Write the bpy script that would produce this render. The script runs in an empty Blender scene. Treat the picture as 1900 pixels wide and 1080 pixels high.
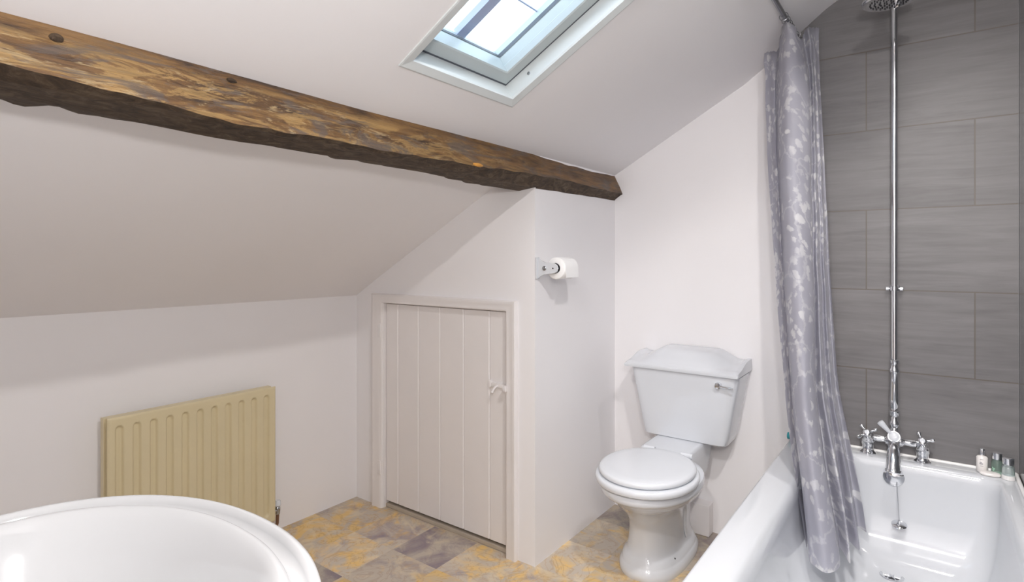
import bpy, bmesh, math, random
from mathutils import Vector, Matrix
from mathutils import noise as mnoise
random.seed(7)
C = bpy.context.scene.collection
PI = math.pi

# ------------------------------------------------------------------ camera
cam_d = bpy.data.cameras.new('camera')
cam = bpy.data.objects.new('camera', cam_d); C.objects.link(cam)
cam_d.sensor_fit = 'HORIZONTAL'; cam_d.sensor_width = 36.0
cam_d.lens = 36.0 * 1040.0 / 1900.0
cam_d.shift_y = (480.0 - 540.0) / 1900.0
cam_d.clip_start = 0.02
cam.location = (0, 0, 1.2)
cam.rotation_euler = (PI/2, 0, math.radians(36.5))
bpy.context.scene.camera = cam

# ------------------------------------------------------------------ world, lights, exposure
W = bpy.data.worlds.new('sky'); bpy.context.scene.world = W
W.use_nodes = True
bgn = W.node_tree.nodes['Background']
bgn.inputs['Color'].default_value = (0.72, 0.87, 1.0, 1)
bgn.inputs['Strength'].default_value = 2.4

def area(name, loc, rot, size, power, col, shape='DISK', size_y=None, spread=PI):
    d = bpy.data.lights.new(name, 'AREA'); d.shape = shape; d.size = size
    if size_y: d.size_y = size_y
    d.energy = power; d.color = col; d.spread = spread
    o = bpy.data.objects.new(name, d); C.objects.link(o)
    o.location = loc; o.rotation_euler = rot
    return o
WARM = (1.0, 0.955, 0.925)
area('downlight_lamp_bath', (0.0, 1.93, 2.285), (0, 0, 0), 0.09, 2.0, WARM, spread=math.radians(104))
area('downlight_lamp_room', (0.12, 0.70, 2.285), (0, 0, 0), 0.09, 15.0, WARM)
area('landing_fill_light', (-0.15, -0.70, 2.30), (0, 0, 0), 0.12, 26.0, WARM)  # added fill, unseen behind the camera, brightens the room through the doorway
ld = bpy.data.lights.new('door_fill_light', 'POINT'); ld.energy = 25.0; ld.color = (1.0, .96, .93); ld.shadow_soft_size = .06  # added fill beside the doorway, no fitting; lifts left walls and slope
lo = bpy.data.objects.new('door_fill_light', ld); C.objects.link(lo); lo.location = (.12, -.03, 1.50)
bpy.context.scene.cycles.diffuse_bounces = 10

vs = bpy.context.scene.view_settings
vs.view_transform = 'Standard'; vs.look = 'None'; vs.exposure = 0.65; vs.gamma = 1.0
vs.use_curve_mapping = False

# ------------------------------------------------------------------ helpers
def tag(o, label=None, cat=None, group=None, kind=None):
    if label: o['label'] = label
    if cat: o['category'] = cat
    if group: o['group'] = group
    if kind: o['kind'] = kind
    return o
def obj(name, bm, m, parent=None, smooth=False, angle=40):
    me = bpy.data.meshes.new(name)
    bmesh.ops.recalc_face_normals(bm, faces=bm.faces)
    if smooth:
        for f in bm.faces: f.smooth = True
        lim = math.radians(angle)
        for e in bm.edges:
            if len(e.link_faces) == 2 and e.calc_face_angle(0) > lim: e.smooth = False
    bm.to_mesh(me); bm.free()
    o = bpy.data.objects.new(name, me); C.objects.link(o)
    for mm in (m if isinstance(m, (list, tuple)) else [m]): me.materials.append(mm)
    if parent:
        o.parent = parent
        o.matrix_parent_inverse = parent_world(parent).inverted()
    return o
def parent_world(p):
    m = p.matrix_basis.copy()
    if p.parent: m = parent_world(p.parent) @ p.matrix_parent_inverse @ m
    return m
def thing(name, label, cat, loc, group=None, rz=0):
    o = bpy.data.objects.new(name, None); C.objects.link(o)
    o.empty_display_size = 0.1; o.location = loc; o.rotation_euler = (0, 0, rz)
    return tag(o, label, cat, group)
def B(): return bmesh.new()
def box(bm, x0, x1, y0, y1, z0, z1, bev=0.0, seg=2, mi=0):
    r = bmesh.ops.create_cube(bm, size=1)
    vv = r['verts']
    for v in vv:
        v.co = Vector((x0 + (v.co.x + .5)*(x1-x0), y0 + (v.co.y + .5)*(y1-y0), z0 + (v.co.z + .5)*(z1-z0)))
    if bev > 0:
        es = list({e for v in vv for e in v.link_edges})
        bmesh.ops.bevel(bm, geom=es, offset=bev, segments=seg, profile=.6, affect='EDGES')
    return bm
def loft(bm, rings, cap0=True, cap1=True, closed=True, mi=0):
    vr = [[bm.verts.new(p) for p in r] for r in rings]
    n = len(rings[0])
    for a, b in zip(vr, vr[1:]):
        for i in range(n if closed else n-1):
            j = (i+1) % n
            f = bm.faces.new((a[i], a[j], b[j], b[i])); f.material_index = mi
    if cap0: bm.faces.new(vr[0]).material_index = mi
    if cap1: bm.faces.new(vr[-1][::-1]).material_index = mi
    return vr
def frame_axes(d):
    d = d.normalized()
    a = Vector((0, 0, 1)) if abs(d.z) < .9 else Vector((1, 0, 0))
    u = d.cross(a).normalized(); v = d.cross(u).normalized()
    return u, v
def lathe(bm, p0, axis, prof, n=28, cap=True):
    p0 = Vector(p0); axis = Vector(axis).normalized(); u, v = frame_axes(axis)
    rings = []
    for t, r in prof:
        r = max(r, 1e-5)
        rings.append([p0 + axis*t + (u*math.cos(2*PI*k/n) + v*math.sin(2*PI*k/n))*r for k in range(n)])
    loft(bm, rings, cap, cap)
def tube(bm, pts, rad, n=14, cap=True):
    pts = [Vector(p) for p in pts]
    if not isinstance(rad, (list, tuple)): rad = [rad]*len(pts)
    rings = []; u = None
    for i, p in enumerate(pts):
        d = (pts[min(i+1, len(pts)-1)] - pts[max(i-1, 0)]).normalized()
        if u is None: u, v = frame_axes(d)
        else:
            u = (u - d*u.dot(d)).normalized(); v = d.cross(u)
        rings.append([p + (u*math.cos(2*PI*k/n) + v*math.sin(2*PI*k/n))*rad[i] for k in range(n)])
    loft(bm, rings, cap, cap)
def superell(cx, cy, a, b, z, n=64, e=2.0, ef=None, eb=None):
    """ring; e exponent, ef for the -Y half, eb for the +Y half"""
    out = []
    for k in range(n):
        t = 2*PI*k/n; c, s = math.cos(t), math.sin(t)
        ee = (eb if s > 0 else ef) or e
        out.append(Vector((cx + a*math.copysign(abs(c)**(2/ee), c), cy + b*math.copysign(abs(s)**(2/ee), s), z)))
    return out
def smooth01(t):
    t = min(max(t, 0), 1); return t*t*(3-2*t)
def interp(tab, s):
    for (a, b), (c, d) in zip(tab, tab[1:]):
        if s <= c: return b + (d-b)*(s-a)/(c-a)
    return tab[-1][1]

# ------------------------------------------------------------------ materials
def nmat(name):
    m = bpy.data.materials.new(name); m.use_nodes = True
    nt = m.node_tree; p = nt.nodes['Principled BSDF']
    return m, nt, p
def mapping(nt, scale=(1,1,1), kind='Object'):
    tc = nt.nodes.new('ShaderNodeTexCoord'); mp = nt.nodes.new('ShaderNodeMapping')
    mp.inputs['Scale'].default_value = scale
    nt.links.new(tc.outputs[kind], mp.inputs['Vector']); return mp
def noise(nt, vec, scale, detail=4, rough=.55, dist=0):
    n = nt.nodes.new('ShaderNodeTexNoise'); n.inputs['Scale'].default_value = scale
    n.inputs['Detail'].default_value = detail; n.inputs['Roughness'].default_value = rough
    n.inputs['Distortion'].default_value = dist
    nt.links.new(vec.outputs[0], n.inputs['Vector']); return n
def ramp(nt, src, stops, out='Fac'):
    r = nt.nodes.new('ShaderNodeValToRGB'); el = r.color_ramp.elements
    while len(el) < len(stops): el.new(.5)
    for e, (p, c) in zip(el, stops):
        e.position = p; e.color = (c[0], c[1], c[2], 1) if hasattr(c, '__len__') else (c, c, c, 1)
    nt.links.new(src if hasattr(src, 'is_linked') else src.outputs[out], r.inputs['Fac']); return r
def mixc(nt, fac, a, b, blend='MIX'):
    m = nt.nodes.new('ShaderNodeMix'); m.data_type = 'RGBA'; m.blend_type = blend
    for val, idx in ((fac, 0), (a, 6), (b, 7)):
        if hasattr(val, 'is_linked'): nt.links.new(val, m.inputs[idx])
        elif hasattr(val, '__len__'): m.inputs[idx].default_value = (*val[:3], 1)
        else: m.inputs[idx].default_value = val
    return m.outputs[2]
def bump(nt, p, h, strength=.2, dist=.01):
    b = nt.nodes.new('ShaderNodeBump'); b.inputs['Strength'].default_value = strength
    b.inputs['Distance'].default_value = dist
    nt.links.new(h, b.inputs['Height']); nt.links.new(b.outputs[0], p.inputs['Normal'])
def simple(name, col, rough=.5, metal=0, coat=0, var=.03, nscale=8, bmp=0, bscale=60, trans=0, ior=1.5):
    m, nt, p = nmat(name)
    mp = mapping(nt)
    n = noise(nt, mp, nscale)
    lo = [c*(1-var) for c in col]; hi = [min(1, c*(1+var)) for c in col]
    r = ramp(nt, n, [(.3, lo), (.7, hi)])
    nt.links.new(r.outputs[0], p.inputs['Base Color'])
    p.inputs['Roughness'].default_value = rough; p.inputs['Metallic'].default_value = metal
    p.inputs['Coat Weight'].default_value = coat; p.inputs['IOR'].default_value = ior
    p.inputs['Transmission Weight'].default_value = trans
    if bmp:
        n2 = noise(nt, mp, bscale, 3); bump(nt, p, n2.outputs[0], bmp, .004)
    return m
M_wall = simple('white_emulsion', (.825, .815, .83), .75, var=.012, nscale=1.5, bmp=.12, bscale=14)
M_wood_paint = simple('white_gloss_paint', (.80, .775, .775), .38, var=.01, bmp=.06, bscale=30)
M_ceramic = simple('white_glazed_ceramic', (.655, .68, .72), .07, var=.005, coat=.3)
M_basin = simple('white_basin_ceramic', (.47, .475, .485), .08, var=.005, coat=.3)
M_seat = simple('white_seat_plastic', (.68, .705, .745), .16, var=.005)
M_acrylic = simple('white_bath_acrylic', (.60, .62, .65), .07, var=.006)
M_chrome = simple('chrome', (.80, .81, .83), .07, 1.0, var=.02)
M_dull_chrome = simple('dull_chrome', (.45, .46, .48), .25, 1.0, var=.05)
M_dark = simple('dark_rubber', (.03, .03, .035), .6)
M_copper = simple('tarnished_copper', (.26, .15, .10), .4, .8)
M_rad = simple('cream_radiator_enamel', (.66, .575, .375), .35, var=.02)
M_upvc = simple('white_window_frame', (.62, .66, .67), .3, var=.005)
M_sash = simple('pale_sash', (.50, .55, .56), .35, var=.005)
M_gasket = simple('dark_gasket', (.10, .11, .13), .6)
M_bar = simple('lavender_grey_glazing_bar', (.42, .44, .60), .5, var=.05)
M_thr = simple('beige_threshold', (.46, .40, .33), .6, var=.06)
M_seal = simple('white_silicone', (.83, .83, .82), .35)
M_paper = simple('white_tissue', (.88, .88, .88), .9, bmp=.1)
M_teal = simple('turquoise_plastic', (.04, .33, .38), .25)
M_shadow = simple('cupboard_dark', (.10, .085, .07), .9)

# window glass: lets daylight through, reflects at grazing angles
m, nt, p = nmat('window_glass')
nt.nodes.remove(p)
tr = nt.nodes.new('ShaderNodeBsdfTransparent'); gl = nt.nodes.new('ShaderNodeBsdfGlossy'); fr = nt.nodes.new('ShaderNodeValue')
tr.inputs[0].default_value = (.96, .98, .99, 1); gl.inputs['Roughness'].default_value = .02; fr.outputs[0].default_value = .05
mx = nt.nodes.new('ShaderNodeMixShader')
nt.links.new(fr.outputs[0], mx.inputs[0]); nt.links.new(tr.outputs[0], mx.inputs[1]); nt.links.new(gl.outputs[0], mx.inputs[2])
nt.links.new(mx.outputs[0], nt.nodes['Material Output'].inputs['Surface']); M_glass = m

def tile_mat(name, axis, ox, rough, c1, c2):
    m, nt, p = nmat(name)
    tc = nt.nodes.new('ShaderNodeTexCoord'); sp = nt.nodes.new('ShaderNodeSeparateXYZ'); cb = nt.nodes.new('ShaderNodeCombineXYZ')
    nt.links.new(tc.outputs['Object'], sp.inputs[0])
    a1 = nt.nodes.new('ShaderNodeMath'); a1.operation = 'ADD'; a1.inputs[1].default_value = ox
    a2 = nt.nodes.new('ShaderNodeMath'); a2.operation = 'ADD'; a2.inputs[1].default_value = -.487 + 4*.2985
    nt.links.new(sp.outputs[axis], a1.inputs[0]); nt.links.new(sp.outputs['Z'], a2.inputs[0])
    nt.links.new(a1.outputs[0], cb.inputs[0]); nt.links.new(a2.outputs[0], cb.inputs[1])
    br = nt.nodes.new('ShaderNodeTexBrick')
    br.inputs['Scale'].default_value = 1; br.inputs['Brick Width'].default_value = .632; br.inputs['Row Height'].default_value = .2985
    br.inputs['Mortar Size'].default_value = .0022; br.inputs['Mortar Smooth'].default_value = .1
    br.offset = .5; br.offset_frequency = 2
    br.inputs['Color1'].default_value = (0, 0, 0, 1); br.inputs['Color2'].default_value = (1, 1, 1, 1); br.inputs['Mortar'].default_value = (.5, .5, .5, 1)
    nt.links.new(cb.outputs[0], br.inputs['Vector'])
    mp = nt.nodes.new('ShaderNodeMapping'); mp.inputs['Scale'].default_value = (2.2, 2.2, 26)
    nt.links.new(tc.outputs['Object'], mp.inputs[0])
    n = noise(nt, mp, 1.6, 6, .65, .6)
    r = ramp(nt, n, [(.32, c1), (.68, c2)])
    n3 = noise(nt, mapping(nt, (1, 1, 1.6)), 3.0, 3)
    col = mixc(nt, ramp(nt, n3, [(.35, .0), (.7, .35)]).outputs[0], r.outputs[0], [c*1.25 for c in c2])
    per = mixc(nt, .10, col, br.outputs['Color'], 'SOFT_LIGHT')
    fin = mixc(nt, br.outputs['Fac'], per, (.13, .115, .10))
    nt.links.new(fin, p.inputs['Base Color'])
    p.inputs['Roughness'].default_value = rough; p.inputs['IOR'].default_value = 1.45
    inv = nt.nodes.new('ShaderNodeMath'); inv.operation = 'SUBTRACT'; inv.inputs[0].default_value = 1
    nt.links.new(br.outputs['Fac'], inv.inputs[1]); bump(nt, p, inv.outputs[0], .5, .002)
    return m
M_tile = tile_mat('grey_wall_tile', 'X', -.133, .42, (.128, .123, .125), (.180, .174, .177))
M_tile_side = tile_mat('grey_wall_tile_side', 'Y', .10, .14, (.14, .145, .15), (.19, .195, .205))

# floor vinyl, driven by a tint stored per tile (ochre, slate, lightness)
def floor_mat():
    m, nt, p = nmat('stone_look_vinyl')
    at = nt.nodes.new('ShaderNodeAttribute'); at.attribute_name = 'tile'
    sp = nt.nodes.new('ShaderNodeSeparateColor'); nt.links.new(at.outputs['Color'], sp.inputs[0])
    uvn = nt.nodes.new('ShaderNodeUVMap'); uvn.uv_map = 'tiles'
    mp = nt.nodes.new('ShaderNodeMapping'); nt.links.new(uvn.outputs[0], mp.inputs[0])
    mp.inputs['Scale'].default_value = (1, 1, 1)
    n1 = noise(nt, mp, 3.4, 4, .5, 2.2); n2 = noise(nt, mp, 5, 4, .5, 2.4); n3 = noise(nt, mp, 3.0, 5, .6, 1.2)
    mt = nt.nodes.new('ShaderNodeMath'); mt.operation = 'MULTIPLY_ADD'; mt.inputs[1].default_value = 5
    nt.links.new(n1.outputs[0], mt.inputs[0])
    ad = nt.nodes.new('ShaderNodeMath'); ad.operation = 'ADD'; ad.inputs[1].default_value = -3.0
    nt.links.new(sp.outputs['Red'], ad.inputs[0]); nt.links.new(ad.outputs[0], mt.inputs[2]); mt.use_clamp = True
    base = mixc(nt, mt.outputs[0], (.52, .455, .38), (.72, .49, .185))
    mt2 = nt.nodes.new('ShaderNodeMath'); mt2.operation = 'MULTIPLY_ADD'; mt2.inputs[1].default_value = 5; mt2.use_clamp = True
    ad2 = nt.nodes.new('ShaderNodeMath'); ad2.operation = 'ADD'; ad2.inputs[1].default_value = -3.15
    nt.links.new(n3.outputs[0], mt2.inputs[0]); nt.links.new(sp.outputs['Green'], ad2.inputs[0]); nt.links.new(ad2.outputs[0], mt2.inputs[2])
    c = mixc(nt, mt2.outputs[0], base, (.27, .22, .25))
    veins = ramp(nt, n2, [(.46, (0, 0, 0)), (.50, (.55, .55, .55)), (.54, (0, 0, 0))])
    vc = mixc(nt, sp.outputs['Red'], (.33, .27, .27), (.50, .29, .08))
    c = mixc(nt, veins.outputs[0], c, vc)
    lite = ramp(nt, noise(nt, mp, 4.1, 4, .6, 1.2), [(.52, 0), (.66, .55)])
    c = mixc(nt, lite.outputs[0], c, (.72, .61, .43))
    hsv = nt.nodes.new('ShaderNodeHueSaturation'); nt.links.new(c, hsv.inputs['Color'])
    v = nt.nodes.new('ShaderNodeMath'); v.operation = 'MULTIPLY_ADD'; v.inputs[1].default_value = .9; v.inputs[2].default_value = .55
    nt.links.new(sp.outputs['Blue'], v.inputs[0]); nt.links.new(v.outputs[0], hsv.inputs['Value'])
    nt.links.new(hsv.outputs[0], p.inputs['Base Color'])
    p.inputs['Roughness'].default_value = .42
    bump(nt, p, n1.outputs[0], .15, .003)
    return m
M_floor = floor_mat()

def beam_mat():
    m, nt, p = nmat('worn_painted_oak')
    n1 = noise(nt, mapping(nt, (9, 1.8, 12)), 2.2, 9, .72, 1.2)
    n2 = noise(nt, mapping(nt, (9, 2.6, 15)), 1.7, 9, .74, 1.6)
    n3 = noise(nt, mapping(nt, (40, 3.5, 55)), 2, 6, .75, .4)
    n4 = noise(nt, mapping(nt, (5, 3.0, 11)), 1.8, 8, .7, 1.0)
    n5 = noise(nt, mapping(nt, (12, 5.0, 22)), 2.1, 7, .75, .8)
    base = ramp(nt, n1, [(.34, (.038, .018, .008)), (.48, (.13, .064, .020)), (.60, (.20, .105, .032)), (.72, (.12, .08, .05))])
    tc = nt.nodes.new('ShaderNodeTexCoord'); sp = nt.nodes.new('ShaderNodeSeparateXYZ'); nt.links.new(tc.outputs['Object'], sp.inputs[0])
    wear = nt.nodes.new('ShaderNodeMapRange'); wear.inputs['From Min'].default_value = 1.9; wear.inputs['From Max'].default_value = 1.0
    wear.inputs['To Min'].default_value = .10; wear.inputs['To Max'].default_value = .95
    nt.links.new(sp.outputs['Y'], wear.inputs['Value'])
    hi = nt.nodes.new('ShaderNodeMapRange'); hi.inputs['From Min'].default_value = 1.592; hi.inputs['From Max'].default_value = 1.568
    nt.links.new(sp.outputs['Z'], hi.inputs['Value'])     # paint survives away from the top edge
    def mul(a, b):
        q = nt.nodes.new('ShaderNodeMath'); q.operation = 'MULTIPLY'; nt.links.new(a, q.inputs[0]); nt.links.new(b, q.inputs[1]); return q.outputs[0]
    och = ramp(nt, n2, [(.485, 0), (.53, .85)])
    f1 = mul(mul(och.outputs[0], wear.outputs[0]), hi.outputs[0])
    c = mixc(nt, f1, base.outputs[0], (.33, .205, .075))
    pale = ramp(nt, n5, [(.56, 0), (.60, .8)])
    c = mixc(nt, mul(mul(pale.outputs[0], wear.outputs[0]), hi.outputs[0]), c, (.38, .28, .15))
    gr = ramp(nt, n4, [(.52, 0), (.58, .75)])
    c = mixc(nt, gr.outputs[0], c, (.105, .082, .070))
    grain = ramp(nt, n3, [(.32, .5), (.6, 1.1)])
    c = mixc(nt, .75, c, grain.outputs[0], 'MULTIPLY')
    nt.links.new(c, p.inputs['Base Color']); p.inputs['Roughness'].default_value = .45
    bump(nt, p, n3.outputs[0], .6, .006)
    return m
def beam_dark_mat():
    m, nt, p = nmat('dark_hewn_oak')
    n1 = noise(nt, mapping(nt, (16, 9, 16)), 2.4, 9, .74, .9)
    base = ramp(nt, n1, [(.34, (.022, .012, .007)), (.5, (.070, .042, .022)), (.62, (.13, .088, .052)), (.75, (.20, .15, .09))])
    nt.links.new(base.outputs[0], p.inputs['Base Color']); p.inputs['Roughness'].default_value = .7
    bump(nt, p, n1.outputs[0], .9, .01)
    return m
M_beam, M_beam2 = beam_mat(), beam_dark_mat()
M_fresh = simple('split_orange_wood', (.55, .26, .05), .6, var=.2, nscale=60)

def curtain_mat():
    m, nt, p = nmat('lilac_floral_curtain')
    uvn = nt.nodes.new('ShaderNodeUVMap'); uvn.uv_map = 'cloth'
    mp = nt.nodes.new('ShaderNodeMapping'); nt.links.new(uvn.outputs[0], mp.inputs[0])
    # distort coordinates for organic blossoms
    nd = noise(nt, mp, 22, 4, .65)
    vm = nt.nodes.new('ShaderNodeVectorMath'); vm.operation = 'MULTIPLY_ADD'; vm.inputs[1].default_value = (.06, .06, 0)
    nt.links.new(nd.outputs['Color'], vm.inputs[0]); nt.links.new(mp.outputs[0], vm.inputs[2])
    vo = nt.nodes.new('ShaderNodeTexVoronoi'); vo.inputs['Scale'].default_value = 10.5; nt.links.new(vm.outputs[0], vo.inputs['Vector'])
    vo2 = nt.nodes.new('ShaderNodeTexVoronoi'); vo2.inputs['Scale'].default_value = 30; nt.links.new(vm.outputs[0], vo2.inputs['Vector'])
    ve = nt.nodes.new('ShaderNodeTexVoronoi'); ve.feature = 'DISTANCE_TO_EDGE'; ve.inputs['Scale'].default_value = 5.5; nt.links.new(vm.outputs[0], ve.inputs['Vector'])
    big = ramp(nt, vo, [(.36, 1), (.44, 0)], 'Distance')
    small = ramp(nt, vo2, [(.31, 1), (.40, 0)], 'Distance')
    gate = ramp(nt, noise(nt, mp, 3.1, 2), [(.44, 0), (.48, 1)])
    branch = ramp(nt, ve, [(.010, 1), (.020, 0)], 'Distance')
    petals = ramp(nt, vo2, [(.36, 1), (.44, .1)], 'Distance')
    a = mixc(nt, 1.0, big.outputs[0], petals.outputs[0], 'MULTIPLY')
    b = mixc(nt, 1.0, small.outputs[0], gate.outputs[0], 'MULTIPLY')
    s = mixc(nt, 1.0, a, b, 'SCREEN'); s = mixc(nt, .55, s, branch.outputs[0], 'SCREEN')
    gate2 = ramp(nt, noise(nt, mp, 2.1, 2), [(.34, .4), (.5, 1)])
    s = mixc(nt, 1.0, s, gate2.outputs[0], 'MULTIPLY')
    fac = nt.nodes.new('ShaderNodeMath'); fac.operation = 'MULTIPLY'; fac.inputs[1].default_value = .8
    nt.links.new(s, fac.inputs[0])
    col = mixc(nt, fac.outputs[0], (.63, .63, .69), (.98, .98, .98))
    nt.links.new(col, p.inputs['Base Color']); p.inputs['Roughness'].default_value = .42
    p.inputs['Sheen Weight'].default_value = .2
    tl = nt.nodes.new('ShaderNodeBsdfTranslucent'); nt.links.new(col, tl.inputs[0])
    mx = nt.nodes.new('ShaderNodeMixShader'); mx.inputs[0].default_value = .38
    out = nt.nodes['Material Output']
    nt.links.new(p.outputs[0], mx.inputs[1]); nt.links.new(tl.outputs[0], mx.inputs[2]); nt.links.new(mx.outputs[0], out.inputs['Surface'])
    return m
M_curtain = curtain_mat()

# ------------------------------------------------------------------ room shell
XA, YC, XD, YE, XR, YB = -2.312, 1.806, -1.225, 2.5, 0.245, -0.06
AL = math.atan(.545)
def cz(x, y):
    z = 2.275 + .545*x
    z += .075*smooth01((x+.62)/.35)*smooth01((y-1.35)/.25)
    z += .0030*math.sin(3.1*x+1.3*y) * smooth01((x-XA)/.2)
    return z
def struct(name, bm, m, parent=None, **k):
    return tag(obj(name, bm, m, parent, **k), kind='structure')

SX0, SX1, SY0, SY1 = -1.071, -0.40, 0.972, 1.447
def lin(a, b, n): return [a + (b-a)*i/n for i in range(n+1)]
xs = lin(XA, SX0, 14)[:-1] + lin(SX0, SX1, 6)[:-1] + lin(SX1, XR, 8)
ys = lin(YB, SY0, 12)[:-1] + lin(SY0, SY1, 6)[:-1] + lin(SY1, YE, 16)
bm = B(); grid = {}
TH = .16
for i, x in enumerate(xs):
    for j, y in enumerate(ys):
        inner = SX0-1e-6 <= x <= SX1+1e-6 and SY0-1e-6 <= y <= SY1+1e-6
        z = 2.275+.545*x if inner else cz(x, y)
        grid[i, j, 0] = bm.verts.new((x, y, z)); grid[i, j, 1] = bm.verts.new((x-TH*math.sin(AL), y, z+TH*math.cos(AL)))
def hole(i, j):
    return SX0-1e-6 <= xs[i] and xs[i+1] <= SX1+1e-6 and SY0-1e-6 <= ys[j] and ys[j+1] <= SY1+1e-6
for i in range(len(xs)-1):
    for j in range(len(ys)-1):
        if hole(i, j): continue
        for k in (0, 1):
            bm.faces.new([grid[i, j, k], grid[i+1, j, k], grid[i+1, j+1, k], grid[i, j+1, k]])
        for (a, b, c, d, ni, nj) in ((i, j, i+1, j, i, j-1), (i, j+1, i+1, j+1, i, j+1), (i, j, i, j+1, i-1, j), (i+1, j, i+1, j+1, i+1, j)):
            edge = ni < 0 or nj < 0 or ni >= len(xs)-1 or nj >= len(ys)-1
            if edge or hole(ni, nj):
                bm.faces.new([grid[a, b, 0], grid[c, d, 0], grid[c, d, 1], grid[a, b, 1]])
struct('ceiling', bm, M_wall, smooth=True, angle=30)

# left knee wall, back wall, right wall, front wall with doorway
bm = B(); box(bm, XA-.1, XA, YB-.1, YE+.1, 0, cz(XA, 0)+.06); struct('wall_left', bm, M_wall)
def prism_y(bm, poly, y0, y1):
    loft(bm, [[Vector((x, y0, z)) for x, z in poly], [Vector((x, y1, z)) for x, z in poly]])
bm = B()
pts = [(x, cz(x, YE)+.02) for x in lin(XA-.02, XR+.1, 40)]
prism_y(bm, [(XA-.02, 0), (XR+.1, 0)] + pts[::-1], YE, YE+.1); struct('wall_back', bm, M_wall)
bm = B()   # tile cladding, 8 mm proud of the plaster
pts = [(x, cz(x, YE-.004)-.0005) for x in lin(-.405, XR, 24)]
prism_y(bm, [(-.405, .3), (XR, .3)] + pts[::-1], YE-.008, YE+.001); struct('wall_back_tiles', bm, M_tile)
bm = B(); box(bm, XR+.001, XR+.1, -1.4, YE+.1, 0, 2.62); struct('wall_right', bm, M_tile_side)
bm = B(); pts = [(x, cz(x, YB)+.04) for x in (XA-.02, -.42)]
prism_y(bm, [(XA-.02, 0), (-.42, 0)] + pts[::-1], YB-.1, YB); struct('wall_front', bm, M_wall)
bm = B(); box(bm, -1.3, -1.2, -1.4, YB-.1, 0, 2.45); box(bm, -1.3, XR, -1.5, -1.4, 0, 2.45); struct('wall_landing', bm, M_wall)
bm = B(); box(bm, -1.3, XR+.1, -1.5, YB, 2.36, 2.5); struct('ceiling_landing', bm, M_wall)
# box-out around the cupboard: face towards the camera with door opening, and the flank beside the toilet
DL, DR, DT = -2.107, -1.359, .988
bm = B()
t = .07
def cpoly(x0, x1, z0): return [(x0, z0), (x1, z0)] + [(x, cz(x, YC)+.01) for x in lin(x1, x0, 10)]
prism_y(bm, cpoly(XA-.01, DL, 0), YC, YC+t); prism_y(bm, cpoly(DR, XD, 0), YC, YC+t); prism_y(bm, cpoly(DL, DR, DT), YC, YC+t)
loft(bm, [[Vector((XD-t, y, 0)), Vector((XD, y, 0)), Vector((XD, y, cz(XD, y)+.01)), Vector((XD-t, y, cz(XD-t, y)+.01))] for y in lin(YC+t, YE, 6)])
struct('wall_cupboard', bm, M_wall)

# floor: one quad per vinyl tile
S = .2475; FX0, FY0 = -2.02 - 2*S, 1.567 - 13*S
special = {  # (i,j): ochre, slate, light      tile i spans X = FX0+i*S, tile j spans Y = FY0+j*S
    (1, 12): (.95, .35, .50), (1, 13): (.85, .35, .45), (2, 12): (.80, .05, .62), (2, 13): (.45, .60, .55),
    (3, 13): (.10, .98, .42), (3, 12): (.35, .45, .50), (2, 11): (.05, 1.0, .30), (1, 11): (.6, .4, .4), (4, 13): (.60, .35, .60), (4, 12): (.9, .1, .5),
    (3, 11): (.7, .3, .45), (5, 14): (.70, .45, .62), (5, 15): (.50, .50, .42), (5, 16): (.05, .85, .22), (6, 14): (.85, .2, .5),
    (6, 15): (.7, .3, .3), (6, 16): (.1, .8, .2), (7, 16): (.2, .85, .22), (8, 16): (.8, .2, .42), (8, 15): (.8, .25, .42), (7, 15): (.3, .6, .35), (5, 13): (.8, .3, .55)}
bm = B(); lay = bm.loops.layers.float_color.new('tile'); uvl = bm.loops.layers.uv.new('tiles')
i = 0
nx, ny = 11, 17
vg = {}
for i in range(nx+1):
    for j in range(-7, ny+1): vg[i, j] = bm.verts.new((FX0+i*S, FY0+j*S, 0))
rng = random.Random(3)
for i in range(nx):
    for j in range(-7, ny):
        f = bm.faces.new((vg[i, j], vg[i+1, j], vg[i+1, j+1], vg[i, j+1]))
        col = special.get((i, j)) or (rng.random(), rng.random()*.9, .3+.3*rng.random())
        ou, ov, rot = rng.random()*40, rng.random()*40, rng.randint(0, 3)
        uvs = [(0, 0), (1, 0), (1, 1), (0, 1)]
        for k, l in enumerate(f.loops):
            l[lay] = (*col, 1); u, v = uvs[(k+rot) % 4]; l[uvl].uv = (ou+u*.42, ov+v*.42)
r = bmesh.ops.extrude_face_region(bm, geom=bm.faces[:])
for v in [g for g in r['geom'] if isinstance(g, bmesh.types.BMVert)]: v.co.z -= .05
struct('floor', bm, M_floor)

# low boxed-in pipe against the back wall beside the toilet
bm = B(); box(bm, -.90, -.752, 2.44, 2.499, .001, .135, .004); struct('trim_1', bm, M_wood_paint)
# threshold strip under the cupboard door
bm = B(); box(bm, DL, DR, YC+.012, YC+.068, .001, .018, .002); struct('trim_2', bm, M_thr)

# ------------------------------------------------------------------ cupboard door
door = bpy.data.objects.new('door_1', None); C.objects.link(door); door.location = (-1.73, YC, 0); tag(door, kind='structure')
bm = B()
prof = [(0, 0), (0, .010), (.004, .016), (.012, .018), (.030, .016), (.040, .020), (.048, .020), (.052, .015), (.052, 0)]  # across width, proudness
def arch_pt(side, s, d):
    return s, d
rings = []
for (s, d) in prof:
    y = YC + .0 - d
    rings.append([Vector((DL - s*1.35, y, .0)), Vector((DL - s*1.35, y, DT + s*.85)), Vector((DR + s, y, DT + s*.85)), Vector((DR + s, y, 0))])
loft(bm, rings, False, False, closed=False)
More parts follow.
